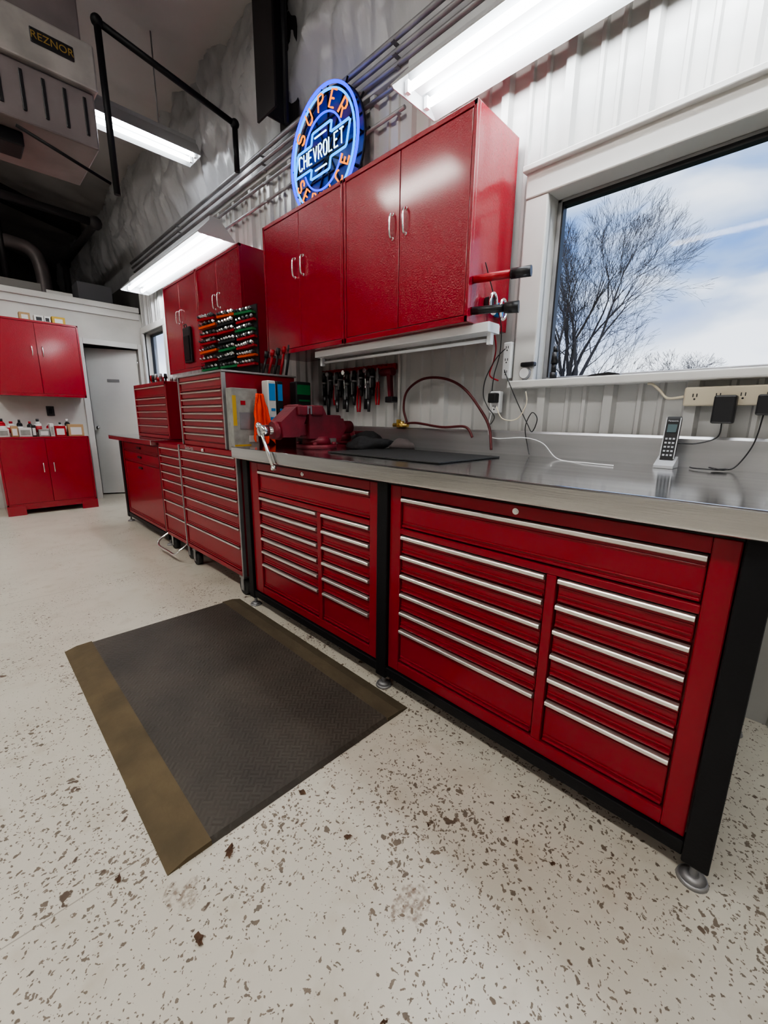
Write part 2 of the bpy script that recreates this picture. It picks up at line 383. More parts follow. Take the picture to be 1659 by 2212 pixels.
# ================================================================ WORKBENCH
XF=1.165; BX=1.95
def foot(g,x,y,h=.06):
    g.cyl((x,y,0),(x,y,.010),.036,.032,seg=20).cyl((x,y,.010),(x,y,.018),.030,.014).cyl((x,y,.012),(x,y,h+.02),.009)
def bench_frame(name,label,x0,x1,posts,top,lowz,base):
    T=thing(name,label,'workbench',base)
    pw=.058
    for y in posts:
        for x in (x0,x1-.05):
            g=G().box(x,x+.05,y-pw/2,y+pw/2,.055,top,.004); part(g,'leg',T,BLK)
            g=G(); foot(g,x+.025,y); part(g,'levelling_foot',T,STL,'grey steel levelling foot')
        g=G().box(x0+.05,x1-.05,y-.012,y+.012,.07,top); part(g,'side_panel',T,BLK)
    for a,b in zip(posts,posts[1:]):
        for xa in (x0+.004,x1-.044):
            g=G().box(xa,xa+.04,a+pw/2,b-pw/2,.068,.108,.003); part(g,'bottom_rail',T,BLK)
            g=G().box(xa,xa+.04,a+pw/2,b-pw/2,top-.012,top,.003); part(g,'top_rail',T,BLK)
    return T
bench_frame('workbench_frame','black steel workbench frame holding two red drawer cabinets',1.15,BX,[.03,1.158,2.30],.916,.1,(1.15,1.15,0))
T=thing('worktop','long stainless steel worktop with rear upstand on the workbench','worktop',(1.12,1.15,.917))
g=G().box(1.115,2.03,-.04,2.385,.917,.982,.006,seg=3); part(g,'top_slab',T,SS)
g=G().prism([(2.0,.98),(2.012,.98),(2.036,1.085),(2.036,1.10),(2.008,1.10),(2.0,1.09)],lambda u,v,w:(u,w,v),-.04,2.385); part(g,'backsplash',T,SSB)
def drawer(P,x,y0,y1,z0,z1,mt=RED2,pull='full',name='drawer'):
    g=G(); 
    g.box(x,x+.02,y0+.003,y1-.003,z0+.003,z1-.003,.0025)
    if z1-z0>.06: 
        g.box(x-.007,x+.001,y0+.005,y1-.005,z0+.004,z0+.012,.002)
        g.box(x-.004,x+.001,y0+.005,y1-.005,z0+.020,z0+.025,.0015)
        if pull=='full': g.box(x-.003,x+.001,y0+.005,y1-.005,z1-.034,z1-.029,.001)
    d=part(g,name,P,mt)
    g=G()
    if pull=='full':
        pr=[(0,0),(-.009,.001),(-.014,.003),(-.0155,.005),(-.0155,.013),(-.013,.016),(-.006,.0175),(0,.0175)]
        g.prism(pr,lambda u,v,w:(x+u,w,z1-.0195+v),y0+.004,y1-.004); h=part(g,'drawer_handle',d,ALU,'full-width aluminium pull')
    elif pull=='thin':
        pr=[(0,0),(-.010,.001),(-.012,.005),(-.007,.010),(0,.010)]
        g.prism(pr,lambda u,v,w:(x+u,w,z1-.012+v),y0+.001,y1-.001); part(g,'drawer_handle',d,ALU,'slim aluminium pull')
    elif pull=='small':
        yc=(y0+y1)/2; g.box(x-.012,x,yc-.05,yc+.05,z1-.05,z1-.03,.004); part(g,'drawer_handle',d,BLK2,'small black pull')
    return d
def drawer_cabinet(y0,y1,dy0,ym0,ym1,dy1,label):
    T=thing('tool_cabinet',label,'tool cabinet',(XF,(y0+y1)/2,.11),'red drawer cabinets under the worktop')
    g=G(); z0,z1=.112,.902
    g.box(XF+.025,1.90,y0,y1,z0,z1,.003)
    f0,f1=XF,XF+.03
    g.box(f0,f1,y0,dy0,z0,z1,.003).box(f0,f1,dy1,y1,z0,z1,.003).box(f0,f1,dy0,dy1,.862,z1,.003).box(f0,f1,dy0,dy1,z0,.155,.003)
    g.box(f0,f1,dy0,dy1,.712,.735,.003).box(f0,f1,ym0,ym1,.155,.712,.003)
    part(g,'body',T,RED2)
    drawer(T,XF+.010,dy0,dy1,.738,.859)
    zz=[.709,.629,.549,.469,.389,.309,.157]
    for a,b in ((dy0,ym0),(ym1,dy1)):
        for t,bb in zip(zz,zz[1:]): drawer(T,XF+.010,a+.002,b-.002,bb+.004,t)
    g=G().cyl((XF-.004,(y0+y1)/2+.0,.882),(XF+.005,(y0+y1)/2+.0,.882),.010,seg=20).cyl((XF-.007,(y0+y1)/2+.0,.882),(XF-.003,(y0+y1)/2+.0,.882),.006,seg=16); part(g,'lock',T,CHR,'round key lock')
drawer_cabinet(.062,1.126,.115,.452,.482,1.07,'wide glossy red drawer cabinet with aluminium pulls near the window')
drawer_cabinet(1.19,2.268,1.245,1.59,1.62,2.175,'wide glossy red drawer cabinet with aluminium pulls beside the roller cabinet')
# ================================================================ WALL CABINETS
def dhandle(g,x,y,z,l=.11):
    g.tube(smooth_path([(x,y,z+l/2),(x-.016,y,z+l/2-.002),(x-.024,y,z+l*.33),(x-.026,y,z),(x-.024,y,z-l*.33),(x-.016,y,z-l/2+.002),(x,y,z-l/2)],4),.0055,8)
    g.sph((x-.002,y,z+l/2),.009,(.6,1,1),10).sph((x-.002,y,z-l/2),.009,(.6,1,1),10)
def wall_cabinet(y0,y1,label,xf=1.694,xb=2.041,z0=1.585,z1=2.435,group='red wall cabinets above the bench'):
    T=thing('wall_cabinet',label,'cabinet',(xf,(y0+y1)/2,z0),group)
    g=G().box(xf+.018,xb,y0,y1,z0,z1,.003)
    g.box(xf-.002,xf+.02,y0,y1,z1-.022,z1,.002).box(xf-.002,xf+.02,y0,y1,z0,z0+.028,.002).box(xf-.002,xf+.02,y0,y0+.018,z0,z1,.002).box(xf-.002,xf+.02,y1-.018,y1,z0,z1,.002)
    part(g,'body',T,RED)
    ym=(y0+y1)/2
    for a,b,hy in ((y0+.021,ym-.002,ym-.045),(ym+.002,y1-.021,ym+.045)):
        g=G().box(xf,xf+.017,a,b,z0+.031,z1-.025,.0025); d=part(g,'door',T,RED)
        g=G(); dhandle(g,xf,hy,z0+(z1-z0)*.60); part(g,'handle',d,CHR,'chrome bow handle')
wall_cabinet(1.175,2.035,'glossy red two-door steel wall cabinet beside the window')
wall_cabinet(2.043,2.915,'glossy red two-door steel wall cabinet below the neon sign')
wall_cabinet(3.27,4.10,'red two-door steel wall cabinet behind the socket rack')
wall_cabinet(4.11,4.94,'red two-door steel wall cabinet with a black holder')
def end_cabinet(name,x0,x1,yf,yb,z0,z1,label,base_kick):
    T=thing(name,label,'cabinet',((x0+x1)/2,yf,z0))
    g=G(); kb=.10 if base_kick else 0
    g.box(x0,x1,yf+.02,yb,z0+kb,z1,.003)
    for a,b,c,d in ((x0,x1,z1-.022,z1),(x0,x1,z0+kb,z0+kb+.03),(x0,x0+.02,z0+kb,z1),(x1-.02,x1,z0+kb,z1)): g.box(a,b,yf-.002,yf+.02,c,d,.002)
    if base_kick:
        for a,b in ((x0,x0+.16),(x1-.16,x1)): g.box(a-.004,b+.004,yf-.02,yf+.02,0,.11,.003)
        g.box(x0,x1,yf+.0,yf+.02,.06,.11,.002); g.box(x0,x0+.02,yf,yb,0,.11).box(x1-.02,x1,yf,yb,0,.11)
    part(g,'body',T,RED)
    xm=(x0+x1)/2
    for a,b,hx in ((x0+.022,xm-.002,xm-.05),(xm+.002,x1-.022,xm+.05)):
        g=G().box(a,b,yf,yf+.016,z0+kb+.032,z1-.025,.0025); d=part(g,'door',T,RED)
        g=G(); z=z0+(z1-z0)*.6; l=.11
        g.tube(smooth_path([(hx,yf,z+l/2),(hx,yf-.02,z+l/2-.006),(hx,yf-.028,z),(hx,yf-.02,z-l/2+.006),(hx,yf,z-l/2)],4),.0055,8); part(g,'handle',d,CHR,'chrome bow handle')
end_cabinet('wall_cabinet',.37,1.235,6.66,6.998,1.37,2.235,'red two-door wall cabinet on the white end partition',False)
end_cabinet('base_cabinet',.27,1.14,6.36,6.9,0,.90,'red two-door floor cabinet with kick feet at the end partition',True)
# ================================================================ ROLLER CABINETS
def caster(P,x,y,r=.055):
    g=G().cyl((x-.018,y,r),(x+.018,y,r),r,seg=24).cyl((x-.022,y,r),(x+.022,y,r),r*.45,seg=16)
    c=part(g,'caster',P,RUB,'black rubber caster wheel')
    g=G().box(x-.028,x-.023,y-.018,y+.018,r*.6,r*2+.012).box(x+.023,x+.028,y-.018,y+.018,r*.6,r*2+.012).box(x-.03,x+.03,y-.03,y+.03,r*2+.006,r*2+.022).cyl((x-.03,y,r),(x+.03,y,r),.008)
    part(g,'caster_fork',c,STL)
def roller(name,label,x0,x1,y0,y1,z0,z1,hs,cast=True,steel=True):
    T=thing(name,label,'tool chest',(x0,(y0+y1)/2,0 if cast else z0))
    g=G().box(x0+.018,x1,y0,y1,z0,z1,.004)
    g.box(x0,x0+.022,y0,y0+.03,z0,z1,.003).box(x0,x0+.022,y1-.03,y1,z0,z1,.003).box(x0,x0+.022,y0,y1,z0,z0+.03,.003).box(x0,x0+.022,y0,y1,z1-.03,z1,.003)
    part(g,'body',T,REDB)
    if steel:
        for yy in (y0-.004,y1-.012):
            g=G().box(x0-.006,x0+.02,yy,yy+.016,z0,z1,.003); part(g,'corner_trim',T,STL,'grey steel corner trim')
    tot=sum(hs); avail=z1-z0-.064; z=z1-.032
    for h in hs:
        hh=avail*h/tot; drawer(T,x0+.006,y0+.032,y1-.032,z-hh+.003,z,REDB,'thin'); z-=hh
    if cast:
        for y in (y0+.07,y1-.08):
            for x in (x0+.045,x1-.07): caster(T,x,y)
    return T
RC=roller('roller_cabinet','tall red roller tool cabinet with slim drawers on casters',1.165,1.80,2.42,3.37,.145,.945,[6,6,6,6,8,8,11,14])
text_part('Snap-on',.048,'lettering',RC,CHR,(1.163,3.16,.929),(0,-1,0),(0,0,1),label='chrome lettering')
g=G().cyl((1.150,2.9,.93),(1.165,2.9,.93),.011,seg=16); part(g,'lock',RC,CHR)
TC=roller('top_chest','red steel top chest with slim drawers on the roller cabinet',1.20,1.72,2.62,3.36,.947,1.425,[9,6,6,6,6,6,6,7],cast=False)
g=G().box(1.19,1.73,2.61,3.37,1.425,1.437,.003); part(g,'lid',TC,STL,'grey steel lid')
SCB=roller('side_cabinet','narrow red drawer side cabinet beside the roller cabinet',1.19,1.75,3.40,3.93,.13,.93,[6,6,6,6,8,8,11,14],cast=True,steel=False)
g=G().tube(smooth_path([(1.2,3.44,.14),(1.12,3.44,.09),(1.09,3.47,.06),(1.09,3.6,.055),(1.09,3.84,.055),(1.12,3.9,.09),(1.2,3.9,.14)],6),.010,8); part(g,'push_bar',SCB,CHR,'chrome bent bar')
bench_frame('workbench_frame','black steel workbench frame holding a red cabinet past the side cabinet',1.21,1.95,[3.985,5.24],.906,.1,(1.21,4.6,0))
T=thing('worktop','short steel worktop beyond the roller cabinets','worktop',(1.13,4.6,.907))
g=G().box(1.14,2.03,3.95,5.36,.907,.95,.005); part(g,'top_slab',T,SS)
T=thing('tool_cabinet','red bench cabinet with small black pulls under the far worktop','tool cabinet',(1.215,4.6,.11))
g=G().box(1.235,1.9,4.02,5.205,.112,.89,.003).box(1.22,1.24,4.02,4.06,.112,.89,.002).box(1.22,1.24,5.165,5.205,.112,.89,.002).box(1.22,1.24,4.06,5.165,.112,.14,.002); part(g,'body',T,RED2)
for z0,z1 in ((.80,.885),(.70,.795),(.145,.69)):
    drawer(T,1.225,4.064,5.16,z0,z1,RED2,'small')
SM=roller('small_tool_chest','small red six-drawer tool chest standing on the far worktop',1.32,1.72,4.0,4.92,.952,1.45,[10,6,6,6,7,8],cast=False,steel=False)
for i in range(14):
    y=4.1+i*.055+random.uniform(-.01,.01); h=random.uniform(.05,.11); x=random.uniform(1.38,1.6)
    g=G().cyl((x,y,1.451),(x,y,1.451+h*.45),.011).cyl((x,y,1.451+h*.45),(x,y,1.451+h),.016,.012,seg=10)
    solo(g,'socket_driver',random.choice([BLK2,STL,REDP,STL]),(x,y,1.451),'small upright socket driver on the red tool chest','tool','small tools standing on the chest')
# ================================================================ FLOOR MAT
T=thing('floor_mat','dark rubber anti-fatigue mat with worn tan edges','mat',(.68,1.71,0))
g=G()
x0,x1,y0,y1,b=.215,1.135,.98,2.44,.115
g.prism([(x0+b,0),(x1-b,0),(x1-b,.016),(x0+b,.016)],lambda u,v,w:(u,w,v),y0+.012,y1-.012)
g.quad((x0+b,y0+.012,.016),(x1-b,y0+.012,.016),(x1-b,y0,.001),(x0+b,y0,.001)).quad((x0+b,y1-.012,.016),(x1-b,y1-.012,.016),(x1-b,y1,.001),(x0+b,y1,.001))
part(g,'mat_surface',T,TREAD)
for s in (0,1):
    g=G(); f=(lambda u:x0+u) if s==0 else (lambda u:x1-u)
    g.prism([(0,0),(b,0),(b,.0165),(.05,.015),(0,.002)],lambda u,v,w:(f(u),w,v),y0,y1); part(g,'edge_strip',T,TAN if s==0 else TAN2,'worn tan bevelled edge')
for i,(x,y,s) in enumerate(((.355,.927,.026),(.123,1.056,.016),(.60,.945,.018),(.98,.446,.014),(.217,.785,.020),(.61,.735,.016),(.80,.60,.008),(.42,.40,.010),(.95,.30,.010),(.08,.62,.012))):
    rnd=random.Random(i*3+1); g=G(); n=12; vs=[]
    c=g.bm.verts.new((x,y,.006))
    a0=rnd.uniform(0,6)
    for k in range(n):
        a=2*math.pi*k/n; r=s*(.55+.45*rnd.random())*(1 if k%2 else .7)*(1.3 if k in(0,6) else 1)
        u=r*math.cos(a);v=r*.6*math.sin(a)
        vs.append(g.bm.verts.new((x+u*math.cos(a0)-v*math.sin(a0),y+u*math.sin(a0)+v*math.cos(a0),.001+.008*rnd.random())))
    for k in range(n): g.bm.faces.new((c,vs[k],vs[(k+1)%n]))
    solo(g,'dry_leaf',LEAF,(x,y,0),'crumpled brown dry leaf fragment on the painted floor','leaf','dry leaves on the floor')
# ================================================================ LIGHT FIXTURES
def strip_light(name,label,a,b,axis,c,z,wid,tubes,mt=TUBE,hood=True,hang=0,bracket=False):
    mid=(c,(a+b)/2,z) if axis=='y' else ((a+b)/2,c,z)
    T=thing(name,label,'light fixture',mid)
    fn=(lambda u,v,w:(c+u,w,z+v)) if axis=='y' else (lambda u,v,w:(w,c+u,z+v))
    h=wid/2
    if hood:
        pr=[(-h,-.048),(-h+.003,-.053),(-.055,.045),(.055,.045),(h-.003,-.053),(h,-.048),(.06,.062),(-.06,.062)]
        g=G().prism(pr,fn,a,b)
        for e in (a,b): g.prism([(-h,-.048),(-h*.9,-.058),(h*.9,-.058),(h,-.048),(.06,.062),(-.06,.062)],fn,e-.003,e+.003)
        part(g,'reflector',T,HOOD)
    g=G().prism([(-.045,.0),(.045,.0),(.055,.06),(.05,.10),(-.05,.10),(-.055,.06)] if hood else [(-h,.0),(h,.0),(h,.035),(h-.008,.042),(-h+.008,.042),(-h,.035)],fn,a+.004,b-.004); part(g,'housing',T,HOOD if hood else WHTE)
    for t in tubes:
        g=G().cyl(fn(t,-.030,a+.04),fn(t,-.030,b-.04),.017 if hood else .008,seg=12); tb=part(g,'tube',T,mt)
        for e in (a+.02,b-.02):
            g=G(); p=fn(t-.012,-.05,e-.01); q=fn(t+.012,.0,e+.01); g.box(p[0],q[0],p[1],q[1],p[2],q[2]); part(g,'lamp_holder',T,WHTE)
    if hang:
        for e in (a+.3,b-.3):
            p=fn(0,.09,e); top=EAVE+SL*(W-p[0])
            g=G().cyl(p,(p[0],p[1],top),.006,seg=8); part(g,'hanger_rod',T,STL)
    if bracket:
        for e in (a+.3,(a+b)/2,b-.3):
            g=G().box(c,2.043,e-.015,e+.015,z+.09,z+.115); part(g,'wall_bracket',T,WHTE)
strip_light('fluorescent_fixture','long white two-tube fluorescent wall fixture above the window',-.82,1.62,'y',1.80,2.70,.33,(-.07,.07),bracket=True)
strip_light('fluorescent_fixture','long white two-tube fluorescent fixture over the distant wall cabinets',3.85,6.2,'y',1.80,2.70,.33,(-.07,.07),bracket=True)
strip_light('fluorescent_fixture','bright two-tube fluorescent fixture hanging near the heater',.35,1.92,'x',4.45,3.52,.26,(-.05,.05),TUBEH,hang=1)
for (cx,cy) in ((-1.2,-2.2),(-1.0,1.2),(-1.2,4.6),(-4.6,1.0)):  # unseen overhead fixtures, added to brighten the whole room
    strip_light('fluorescent_fixture','added unseen two-tube fill fixture hung from the ceiling',cy-1.2,cy+1.2,'y',cx,4.1,.33,(-.07,.07),FILL_TUBE,hang=1)
strip_light('under_cabinet_light','slim white strip light fixed beneath the red cabinets',1.09,2.40,'y',1.79,1.542,.10,(0,),WHTE,hood=False)
# ================================================================ NEON SIGN
NX,NY,NZ,NR=1.90,2.49,2.81,.35
T=thing('neon_sign','round blue and orange neon sign resting on the wall cabinets','neon sign',(NX,NY,NZ-NR))
def nf(u,v,x=0): return (NX+x,NY-u,NZ+v)
def ring(r,n=64): return [nf(r*math.cos(2*math.pi*k/n),r*math.sin(2*math.pi*k/n)) for k in range(n)]
g=G().tube(ring(NR-.006),.009,8,True); part(g,'outer_ring',T,N_BLUE,'blue neon ring')
g=G().tube(ring(NR-.036),.007,8,True); part(g,'middle_ring',T,N_CYAN,'light blue neon ring')
for s in (0,1):
    g=G(); pts=[nf(.205*math.cos(a),.205*math.sin(a)) for a in [math.radians(22+180*s+136*k/24) for k in range(25)]]; g.tube(pts,.006,8)
    part(g,'inner_arc',T,N_BLUE,'blue neon arc')
bow=[(-.25,.065),(-.10,.065),(-.085,.125),(.115,.125),(.10,.065),(.29,.065),(.25,-.065),(.10,-.065),(.085,-.125),(-.115,-.125),(-.10,-.065),(-.29,-.065)]
g=G().tube([nf(u,v,-.012) for u,v in sum([[((a[0]*(1-t)+b[0]*t),(a[1]*(1-t)+b[1]*t)) for t in (.06,.5,.94)] for a,b in zip(bow,bow[1:]+bow[:1])],[])],.0065,8,True); part(g,'bowtie_outline',T,N_CYAN,'light blue neon bow-tie outline')
LT={'S':[[(.6,.85),(.45,1),(.15,1),(0,.85),(0,.65),(.15,.52),(.45,.48),(.6,.35),(.6,.15),(.45,0),(.15,0),(0,.15)]],
'U':[[(0,1),(0,.2),(.15,0),(.45,0),(.6,.2),(.6,1)]],'P':[[(0,0),(0,1),(.4,1),(.6,.85),(.6,.62),(.4,.47),(.03,.47)]],
'E':[[(.6,1),(0,1),(0,0),(.6,0)],[(0,.5),(.45,.5)]],'R':[[(0,0),(0,1),(.4,1),(.6,.85),(.6,.62),(.4,.47),(.03,.47)],[(.3,.47),(.6,0)]],
'V':[[(0,1),(.3,0),(.6,1)]],'I':[[(.3,0),(.3,1)]],'C':[[(.6,.85),(.45,1),(.15,1),(0,.85),(0,.15),(.15,0),(.45,0),(.6,.15)]],
'H':[[(0,0),(0,1)],[(.6,0),(.6,1)],[(0,.5),(.6,.5)]],'O':[[(.15,0),(0,.2),(0,.8),(.15,1),(.45,1),(.6,.8),(.6,.2),(.45,0),(.15,0)]],
'L':[[(0,1),(0,0),(.55,0)]],'T':[[(0,1),(.6,1)],[(.3,1),(.3,0)]]}
def arc_word(word,rad,a0,a1,hgt,top):
    n=len(word)
    for i,ch in enumerate(word):
        a=math.radians(a0+(a1-a0)*i/(n-1)); g=G()
        ou=Vector((math.cos(a),math.sin(a))); upv=ou if top else -ou; rt=Vector((upv.y,-upv.x))
        for st in LT[ch]:
            g.tube([nf(*(ou*rad+rt*(u-.3)*hgt*.95+upv*(v-.5)*hgt),-.008) for u,v in st],.0055,6)
        part(g,'letter',T,N_ORG,'orange neon letter')
arc_word('SUPER',.262,146,34,.085,True)
arc_word('SERVICE',.262,208,332,.074,False)
wd='CHEVROLET'
for i,ch in enumerate(wd):
    cx=(i-4)*.0535; g=G()
    for st in LT[ch]: g.tube([nf(cx+(u-.3)*.056,(v-.5)*.078,-.018) for u,v in st],.0042,6)
    part(g,'letter',T,N_WHT,'white neon letter')
for v in (.09,-.09):
    g=G().tube([nf(-.06,v,-.014),nf(0,v,-.014),nf(.06,v,-.014)],.0045,6); part(g,'centre_bar',T,N_WHT,'short white neon bar')
g=G().tube([nf(NR*math.cos(2*math.pi*k/48),NR*math.sin(2*math.pi*k/48),.05) for k in range(48)],.008,6,True)
for k in range(6):
    a=math.pi*k/6; g.cyl(nf(math.cos(a)*(NR+.04),math.sin(a)*(NR+.04),.05),nf(-math.cos(a)*(NR+.02),-math.sin(a)*NR,.05),.006,seg=6)
for v in (-.2,-.1,.1,.2): 
    hw=math.sqrt(NR*NR-v*v); g.cyl(nf(-hw,v,.05),nf(hw,v,.05),.005,seg=6)
for k in range(12):
    a=2*math.pi*k/12; g.cyl(nf(math.cos(a)*(NR-.02),math.sin(a)*(NR-.02),.05),nf(math.cos(a)*(NR-.02),math.sin(a)*(NR-.02),.0),.006,seg=6)
part(g,'support_frame',T,BLK,'black wire support frame')
g=G().cyl(nf(0,0,.055),nf(0,0,.062),NR-.01,seg=48); part(g,'backing_plate',T,mat('glow_blue_acrylic',(.008,.018,.14),.35))  # blue in the plate colour stands in for neon glow
# ================================================================ HEATER + PIPES + CONDUITS
T=thing('unit_heater','grey gas unit heater with slotted front hanging from the ceiling','heater',(.42,3.9,2.86))
g=G().box(-.15,.93,3.62,4.25,2.86,3.17,.01); part(g,'lower_casing',T,HEATD)
g=G().box(-.17,.95,3.58,4.27,3.17,3.42,.012); part(g,'upper_casing',T,HEAT,'light grey enamel casing')
g=G().box(-.15,.90,3.64,4.25,3.42,3.95,.01); part(g,'top_casing',T,HEATD)
for i in range(10):
    x=-.08+i*.105; g=G().box(x,x+.018,3.612,3.63,2.92,3.13,.003); part(g,'front_slot',T,BLK2,'dark vertical air slot')
g=G().box(.625,.835,3.573,3.582,3.275,3.35,.004); part(g,'name_plate',T,BLK2,'black name plate')
text_part('REZNOR',.053,'lettering',T,BRASS,(.73,3.572,3.312),(1,0,0),(0,0,1),label='brass-coloured lettering')
g=G().box(.30,.55,3.75,3.95,2.78,2.86,.01); part(g,'gas_valve',T,BLK,'dark gas valve')
g=G().cyl((.1,3.9,2.72),(.1,3.9,2.86),.09,seg=20); part(g,'fan_motor',T,BLK)
g=G().cyl((.50,3.61,2.82),(.97,3.61,2.68),.010,seg=8); part(g,'gas_tube',T,BLK)
for x in (0,.8):
    g=G().cyl((x,3.9,3.95),(x,3.9,4.6),.008,seg=8); part(g,'hanger_rod',T,STL)
def pipe(name,label,pts,r,mt=BLK,cat='pipe'):
    T=thing(name,label,cat,pts[-1])
    for a,b in zip(pts,pts[1:]):
        g=G().cyl(a,b,r,seg=12); part(g,'pipe_run',T,mt)
    for p in pts[1:-1]:
        g=G().sph(p,r*1.7,seg=12); part(g,'elbow_fitting',T,mt)
    return T
pipe('gas_pipe','black iron gas pipe dropping beside the heater',[(1.0,3.60,2.62),(.99,3.60,3.58),(1.9,3.62,3.42),(1.9,3.62,3.09)],.021)
pipe('gas_pipe','thin black iron pipe running along the white wall',[(1.88,2.85,4.24),(1.88,2.85,3.1)],.018)
pipe('steam_pipe','dark insulated pipe crossing above the office roof',[(-1.5,6.6,3.55),(1.55,6.6,3.45),(1.55,8.6,3.45),(1.55,8.6,2.61)],.045,BEAM)
pipe('steam_pipe','thin dark pipe rising from the office roof',[(.75,7.9,2.61),(.75,7.9,4.4)],.03,BEAM)
for i,(x,z,r) in enumerate(((2.030,2.99,.012),(2.02,3.075,.014),(2.0,3.12,.014),(1.99,3.175,.016),(2.031,2.86,.011))):
    y1=6.9; y0=-4.5 if i!=4 else 1.9
    T=pipe('electrical_conduit','straight grey metal conduit along the top of the ribbed wall',[(x,y0,z),(x,y1,z)],r,STL,'conduit')
    for yy in (-1.5,1.95,3.4,5.2):
        g=G().box(x-r-.002,2.045,yy-.012,yy+.012,z-r-.003,z-r+.001); part(g,'strap',T,STL)
T=thing('roof_column','dark primed steel building column against the insulated wall','column',(1.95,3.05,0))
g=G().box(1.84,1.855,2.93,3.17,3.22,4.35).box(2.03,2.04,2.93,3.17,3.22,4.35).box(1.855,2.03,3.045,3.057,3.22,4.35); part(g,'column_shaft',T,BEAM)
for i,y in enumerate((3.05,9.0)):
    g=G()
    g.prism([(1.9,4.02),(-6.5,4.02+8.4*SL),(-6.5,4.3+8.4*SL),(1.9,4.3)],lambda u,v,w:(u,w,v),y-.006,y+.006)
    g.prism([(1.9,4.02),(-6.5,4.02+8.4*SL),(-6.5,4.035+8.4*SL),(1.9,4.035)],lambda u,v,w:(u,w,v),y-.09,y+.09)
    struct(g,'trim_%d'%(8+i),BEAM)
# mezzanine storage
def carton(x,y,z,w,d,h,label,mt=CARD,name='storage_box'):
    g=G().box(x-w/2,x+w/2,y-d/2,y+d/2,z,z+h,.004); g.m(1).box(x-w/2-.001,x+w/2+.001,y-.025,y+.025,z+h*.2,z+h+.0015)
    return solo(g,name,[mt,mt],(x,y,z),label,'box')
g=G().tube(smooth_path([(.35,8.2,2.6),(.35,8.2,3.2),(.5,8.2,3.45),(.8,8.3,3.5),(1.1,8.3,3.45),(1.2,8.3,3.2),(1.2,8.3,2.62)],8),.09,14); solo(g,'duct_pipe',HEATD,(.35,8.2,2.6),'dark curved flue duct above the office','duct')
CH=mat('charcoal_carton',(.10,.10,.11),.7); DU=mat('dull_carton',(.20,.19,.18),.7)
carton(1.60,7.4,2.6,.40,.35,.30,'dark storage carton on the office roof',CH)
carton(.80,7.4,2.6,.42,.35,.18,'grey storage carton on the office roof',DU)
carton(1.20,7.4,2.6,.28,.3,.13,'white storage carton on the office roof',WHT)
carton(.2,7.6,2.6,.5,.4,.4,'dark storage carton on the office roof',CH)
carton(1.2,10,2.6,.9,.5,.7,'large dark crate at the back of the office roof',DARK)
carton(-.2,10.4,2.6,1.1,.6,1.0,'large grey crate at the back of the office roof',DU)
for x,w,h,mt,l in ((.74,.10,.08,CARD,'tan'),(.87,.09,.07,WHT,'white'),(.95,.06,.07,WHT,'white'),(1.06,.13,.08,YEL,'yellow')):
    g=G().box(x-w/2,x+w/2,6.7,6.8,2.236,2.236+h,.003); g.m(1).box(x-w*.3,x+w*.3,6.698,6.70,2.245,2.236+h*.7); solo(g,'small_box',[mt,WHT if mt!=WHT else BLK2],(x,6.75,2.236),'small %s parts box on the red wall cabinet'%l,'box','small boxes on the end wall cabinet')
def bottle(x,y,z,r,h,mt,cap,label,name='bottle'):
    T=thing(name,label,'bottle',(x,y,z))
    g=G().cyl((x,y,z),(x,y,z+h*.72),r,seg=20).cyl((x,y,z+h*.72),(x,y,z+h*.84),r,r*.45,seg=20); part(g,'bottle_body',T,mt)
    g=G().cyl((x,y,z+h*.84),(x,y,z+h),r*.42,seg=16); part(g,'cap',T,cap)
    g=G().cyl((x,y,z+h*.2),(x,y,z+h*.58),r*1.02,seg=20); part(g,'label_band',T,WHT if mt!=WHT else REDP)
for x,y,r,h,mt,cap,l in ((.62,6.66,.03,.17,BLK2,REDP,'black'),(.70,6.7,.035,.20,WHT,BLK2,'white'),(.80,6.66,.028,.15,REDP,WHT,'red'),(1.00,6.74,.03,.20,BLK2,WHT,'black'),(.45,6.68,.04,.17,WHT,REDP,'white'),(.53,6.72,.028,.19,BLK2,BLK2,'black'),(.92,6.72,.03,.16,WHT,BLK2,'white'),(.37,6.70,.032,.20,REDP,BLK2,'red')):
    bottle(x,y,.901,r,h,mt,cap,l+' plastic bottle on the red floor cabinet')
for x,y,w,h,mt,l in ((.55,6.5,.12,.10,WHT,'white'),(.88,6.5,.11,.12,REDP,'red and white'),(1.04,6.52,.16,.14,CARD,'open tan cardboard'),(.36,6.5,.10,.09,WHT,'white'),(.72,6.48,.10,.08,GREYC,'grey'),(.455,6.47,.06,.12,CARD,'tan'),(.63,6.49,.04,.13,BLK2,'slim black'),(.80,6.49,.04,.15,WHT,'slim white')):
    g=G().box(x-w/2,x+w/2,y-.05,y+.05,.901,.901+h,.003); g.m(1).box(x-w*.35,x+w*.35,y-.052,y-.05,.915,.901+h*.75); solo(g,'small_box',[mt,WHT if mt!=WHT else GREYC],(x,y,.901),l+' box on the red floor cabinet','box','small boxes on the floor cabinet')
g=G().box(.84,.92,6.985,7.0,1.14,1.26,.003); g.m(1).box(.862,.898,6.98,6.986,1.165,1.235,.002); solo(g,'wall_outlet',[BLK2,BLK],(.88,7,1.2),'black electrical outlet plate on the partition','outlet')
g=G().box(1.668,1.690,4.27,4.44,1.66,1.98,.006); g.m(1).box(1.660,1.669,4.29,4.42,1.68,1.90,.003); g.m(0).tube(smooth_path([(1.67,4.33,1.98),(1.665,4.33,2.0),(1.665,4.38,2.0),(1.67,4.38,1.98)],4),.005,6)
solo(g,'clipboard',[BLK2,BLK],(1.68,4.35,1.66),'black clipboard holder hanging on the red cabinet door','clipboard')
